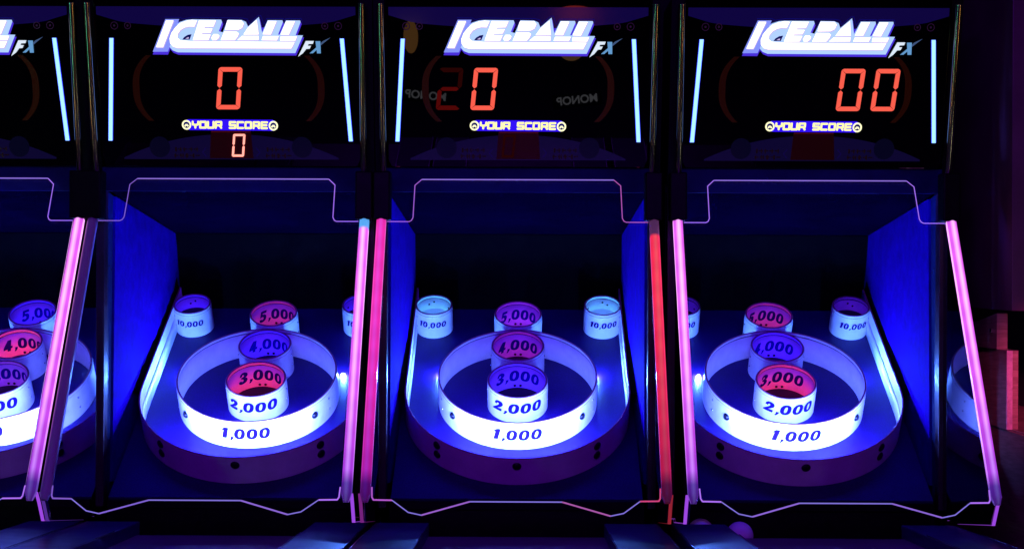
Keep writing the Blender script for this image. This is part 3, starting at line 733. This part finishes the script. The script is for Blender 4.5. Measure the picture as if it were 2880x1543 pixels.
    for s in (-1, 1):
        m = MB(); m.box((s*.2415, -2.6, ZL-.30), (s*.3915, YL+.03, ZR)); ra = P(m, 'side_rail', RAILM, bevel=.003)
        m = MB(); m.box((s*.2405, -2.6, ZR+.0005), (s*.2435, YL-.22, ZR+.002)); m.build('edge_trim', TRIM, ra)
        m = MB(); m.box((s*.3895, -2.6, ZR+.0005), (s*.3925, YL-.20, ZR+.002)); m.build('edge_trim', TRIM, ra)
    m = MB(); m.box((-.39, -2.6, .02), (.39, .9, ZL-.31)); P(m, 'base_cabinet', BLACK)
    return root

INKIN = mat_p('cup number ink', (.008, .004, .22), .7, spec=.1)
CAN = 2.6
GST, RST, PST = 1150, 400, 7500
RED = (1, .035, .012); BLU = (.018, .008, 1); VIO = (.30, .03, 1); MAG = (.55, .02, .42); CYA = (.08, .5, 1); PNK = (.8, .06, .28)
PINK = dict(mid=(1.0, .13, .90), core=(1.35, .75, 1.3), side=(1.6, .85, 1.6))
def tb(name, mid, core, side, edge, leg, es=.6, **k): return dict(mat=mat_tube(name, mid, core, side, **k), edge=edge, leg=leg, es=es)
T_pink = lambda n, **k: tb(n, (.84, .12, .95), (1.35, .66, 1.4), (1.5, .66, 1.6), (.42, .16, .95), (.42, .08, .95), 1.0, **k)
XS = [-.01525-1.6+.0096, -.01525-.8+.0000, -.01525, -.01525+.8185]
machines = [
 dict(label='ball rolling arcade machine cut off by the left edge, red lit 4,000 cup', disp=dict(big=[], small=[]),
      cups={'3': (VIO, 20), '4': (RED, 36), '5': (BLU, 40), 'L': (BLU, 0), 'R': (BLU, 4)},
      tubes=dict(L=T_pink('pink tube'), R=T_pink('pink white tube'))),
 dict(label='arcade machine with an unlit left tube and small red 0 under its score caption', disp=dict(big=[(0, '0')], small=[(.0225, 'lit')]),
      cups={'3': ((1, .036, .0), 33), '4': (BLU, 48), '5': ((1, .036, .0), 12), 'L': (BLU, 26), 'R': (BLU, 26)},
      tubes=dict(L=tb('unlit tube', (.1,)*3, (.1,)*3, (.1,)*3, (.30, .14, .85), (.10, .03, .35), .7, dark=True), R=T_pink('pink tube with cyan top', top=(.10, .42, .95)))),
 dict(label='arcade machine with magenta left tube, red right tube and cyan lit corner cups', disp=dict(big=[(-1, '0'), (-2, '2')], small=[(-.0255, 'dim')]),
      cups={'3': ((.035, .018, 1), 60), '4': (MAG, 15), '5': ((.38, .03, 1), 20), 'L': (CYA, 36), 'R': (CYA, 36)},
      tubes=dict(L=tb('magenta tube', (.88, .025, .42), (.86, .06, .66), (.9, .16, .65), (.55, .12, .75), (.22, .02, .25), .8),
                 R=tb('red tube', (.95, .022, .07), (.86, .085, .10), (.75, .08, .35), (.75, .07, .25), (.35, .02, .04), .8, top=(.07, .02, .07), topv=.93))),
 dict(label='rightmost arcade machine with red 00 score, next to the stepped wooden cabinet', disp=dict(big=[(1, '0'), (2, '0')], small=[]),
      cups={'3': ((1, .034, .005), 33), '4': ((.025, .006, 1), 48), '5': ((1, .036, .0), 12), 'L': ((.1, .02, .8), 4), 'R': ((.3, .02, .6), 0)},
      tubes=dict(L=T_pink('pink tube beside red'), R=T_pink('outer pink tube', top=None))),
]
for i, (x, d) in enumerate(zip(XS, machines)): build_machine(i, x, 0, d['label'], d['disp'], d['cups'], d['tubes'])

# ------------------------------------------------------------------ balls
def ball(x, y, z, label):
    bm = bmesh.new(); bmesh.ops.create_uvsphere(bm, u_segments=40, v_segments=24, radius=.038)
    for f in bm.faces: f.smooth = True
    me = bpy.data.meshes.new('ball'); bm.to_mesh(me); bm.free(); me.materials.append(BALLM)
    o = bpy.data.objects.new('ball', me); COL.objects.link(o); o.location = W3(x, y, z)
    tag(o, label, 'ball', 'game balls waiting in the trough')
ball(XS[3]-.193, -.7275, 4.0, 'pale ball in the right machine trough, the more visible of two')
ball(XS[3]-.299, -.7240, 4.03, 'pale ball half hidden behind the foot of the pink tube')

# ------------------------------------------------------------------ setting
m = MB(); m.box((-8, -6, -.05), (8, 8, 0)); tag(m.build('floor', mat_p('dark carpet', (.02, .012, .03), .9, noise=.4, nscale=8)), kind='structure')
m = MB(); m.box((-8, 6.5, 0), (8, 6.6, 3.6)); tag(m.build('wall', mat_p('dark wall paint', (.01, .008, .014), .8, noise=.3, nscale=5)), kind='structure')

# wooden cabinet on the right with a stepped front edge
wc = bpy.data.objects.new('wooden_cabinet', None); COL.objects.link(wc); wc.location = (1.5, 4.4, 0)
tag(wc, 'stepped plywood cabinet at the right edge catching red and magenta light', 'cabinet')
def wpart(name, pr, x0, x1, mt):
    m = MB(); m.poly([W3(x0, y, z)-Vector((1.5, 4.4, 0)) for y, z in pr], (-1, 0, 0), x1-x0); o = m.build(name, mt, wc, bevel=.001); return o
XW = 1.335
def zat(px, x=XW): return x*4010/(px-1440-31)     # depth where the front edge of the cabinet stands
def yat(py, z): return -(py-771.5)/4010*z
z1, z2, z3 = zat(2843), zat(2813), zat(2831)
PANEL = mat_p('painted cabinet panel', (.16, .06, .10), .38, noise=.25, nscale=6)
wpart('upper_panel', [(.95, z1), (yat(868, z1), z1), (yat(868, z1), 5.0), (.95, 5.0)], XW, XW+.30, PANEL)
wpart('middle_step', [(yat(875, z2), z2), (yat(976, z2), z2), (yat(976, z2)-.01, 5.0), (yat(875, z2)-.16, 5.0)], XW-.012, XW+.018, WOOD)
wpart('lower_panel', [(yat(979, z3), z3), (yat(1201, z3), z3), (yat(1201, z3), 5.0), (yat(979, z3), 5.0)], XW-.004, XW+.03, WOOD)
wpart('panel_edge', [(yat(979, z3), z3-.008), (yat(1201, z3), z3-.008), (yat(1201, z3), z3-.001), (yat(979, z3), z3-.001)], XW-.004, XW+.012, mat_p('bare ply edge', (.55, .38, .34), .6, noise=.3, nscale=60))
zb = 3.50
wpart('base_panel', [(yat(1203, z3), zb), (-1.3, zb), (-1.3, 5.0), (yat(1203, z3), 5.0)], XW, XW+.3, WOOD)
wpart('ledge', [(yat(1203, z3)+.004, zb-.02), (yat(1203, z3)-.018, zb-.02), (yat(1203, z3)-.018, z3+.2), (yat(1203, z3)+.004, z3+.2)], XW+.010, XW+.3, WOOD)
m = MB(); m.box((XW-.016, yat(925, z2)-.006, z2+.035), (XW-.013, yat(925, z2)+.006, z2+.05), 0, lambda a, b, c: W3(a, b, c)-Vector((1.5, 4.4, 0)))
m.build('latch_plate', TRIM, wc)

# ------------------------------------------------------------------ the room behind the photographer, seen only as reflections in the score glass
def behind(px, py, s):
    r = Vector(((px-1440)/4010, -(py-771.5)/4010, 1)); z0 = (3.9075+.218*.6444)/(1-.0); # meet plane z = 3.9075-.218(y-.6444)
    k = (3.9075+.218*.6444)/(1+.218*r.y); p = r*k; n = Vector((0, MN[0], MN[1])); r2 = r-2*r.dot(n)*n
    q = p+r2.normalized()*s; return q, r2.normalized()
def sign_text(px, py, s, hpx, body, rot, label, st):
    q, d = behind(px, py, s); pos = W3(*q); look = WD(*(-d))
    root = bpy.data.objects.new('lit_sign', None); COL.objects.link(root); root.location = pos
    R_ = look.to_track_quat('Z', 'Y'); root.rotation_mode = 'QUATERNION'; root.rotation_quaternion = R_
    size = hpx/4010*(q-Vector((0, 0, 0))).length*0+hpx/4010*(s+4.0)
    cu = bpy.data.curves.new('sign_lettering', 'FONT'); cu.body = body; cu.size = size*1.4; cu.align_x = 'CENTER'; cu.align_y = 'CENTER'; cu.extrude = .001; cu.offset = size*.03
    tmp = bpy.data.objects.new('tmp', cu); COL.objects.link(tmp)
    me = bpy.data.meshes.new_from_object(tmp.evaluated_get(bpy.context.evaluated_depsgraph_get())); bpy.data.objects.remove(tmp)
    me.materials.clear(); me.materials.append(mat_e('sign lettering glow', (.8, .8, .9), st))
    o = bpy.data.objects.new('lettering', me); COL.objects.link(o); o.parent = root; o.location = (0, 0, .012); o.rotation_euler = (0, 0, rot)
    m = MB(); ww = size*len(body)*.62; m.box((-ww, -size*.9, -.01), (ww, size*.9, .01)); b = m.build('sign_board', BLACK, root); b.rotation_euler = (0, 0, rot)
    tag(root, label, 'sign')
sign_text(1591, 281, 4.3, 22, 'MONOP', -.13, 'lit sign reading MONOP reflected in the right of the middle score glass', .9)
sign_text(1165, 270, 4.0, 22, 'MONOP', .12, 'lit sign reading MONOP reflected at the left of the middle score glass', .7)
def lamp(px, py, s, rad, col, st, name, label, sx=1, sy=1):
    q, d = behind(px, py, s); bm = bmesh.new(); bmesh.ops.create_uvsphere(bm, u_segments=24, v_segments=14, radius=rad)
    for v in bm.verts: v.co.x *= sx; v.co.z *= sy
    for f in bm.faces: f.smooth = True
    me = bpy.data.meshes.new(name); bm.to_mesh(me); bm.free(); me.materials.append(mat_e(name+' glow '+str(px), col, st))
    o = bpy.data.objects.new(name, me); COL.objects.link(o); o.location = W3(*q); tag(o, label, 'lamp')
lamp(1122, 105, 4.2, .075, (1, .45, .12), 1.1, 'amber_lamp', 'amber lamp reflected at the upper left of the middle score glass', .55, 1.25)
lamp(1574, 132, 4.2, .078, (1, .5, .2), 1.1, 'amber_lamp', 'amber lamp reflected under the middle logo', 1, 1)
lamp(1585, 36, 4.2, .11, (1, .08, .08), 3.0, 'red_lamp', 'long red lamp reflected above the middle logo', 1, .2)
# unseen emitters added off to the sides to put glints on the chrome posts
for xx, yy, zz, c_, n_, hh_ in ((3.6, 0, 1.12, (1, .42, .12), 'orange', .18), (3.4, .4, .55, (.9, .75, .5), 'warm white', .06), (-3.6, 0, 1.05, (.12, .8, .45), 'green', .30), (-3.5, .6, .80, (1, .5, .2), 'amber', .10)):
    m = MB(); m.box((-.05, -.05, -hh_), (.05, .05, hh_)); o = m.build('glint_emitter', mat_e('glint emitter '+n_, c_, 14)); o.location = (xx, yy, zz)
    tag(o, n_+' glint lamp added out of view to the '+('right' if xx > 0 else 'left')+', mirrored in the chrome posts', 'lamp')
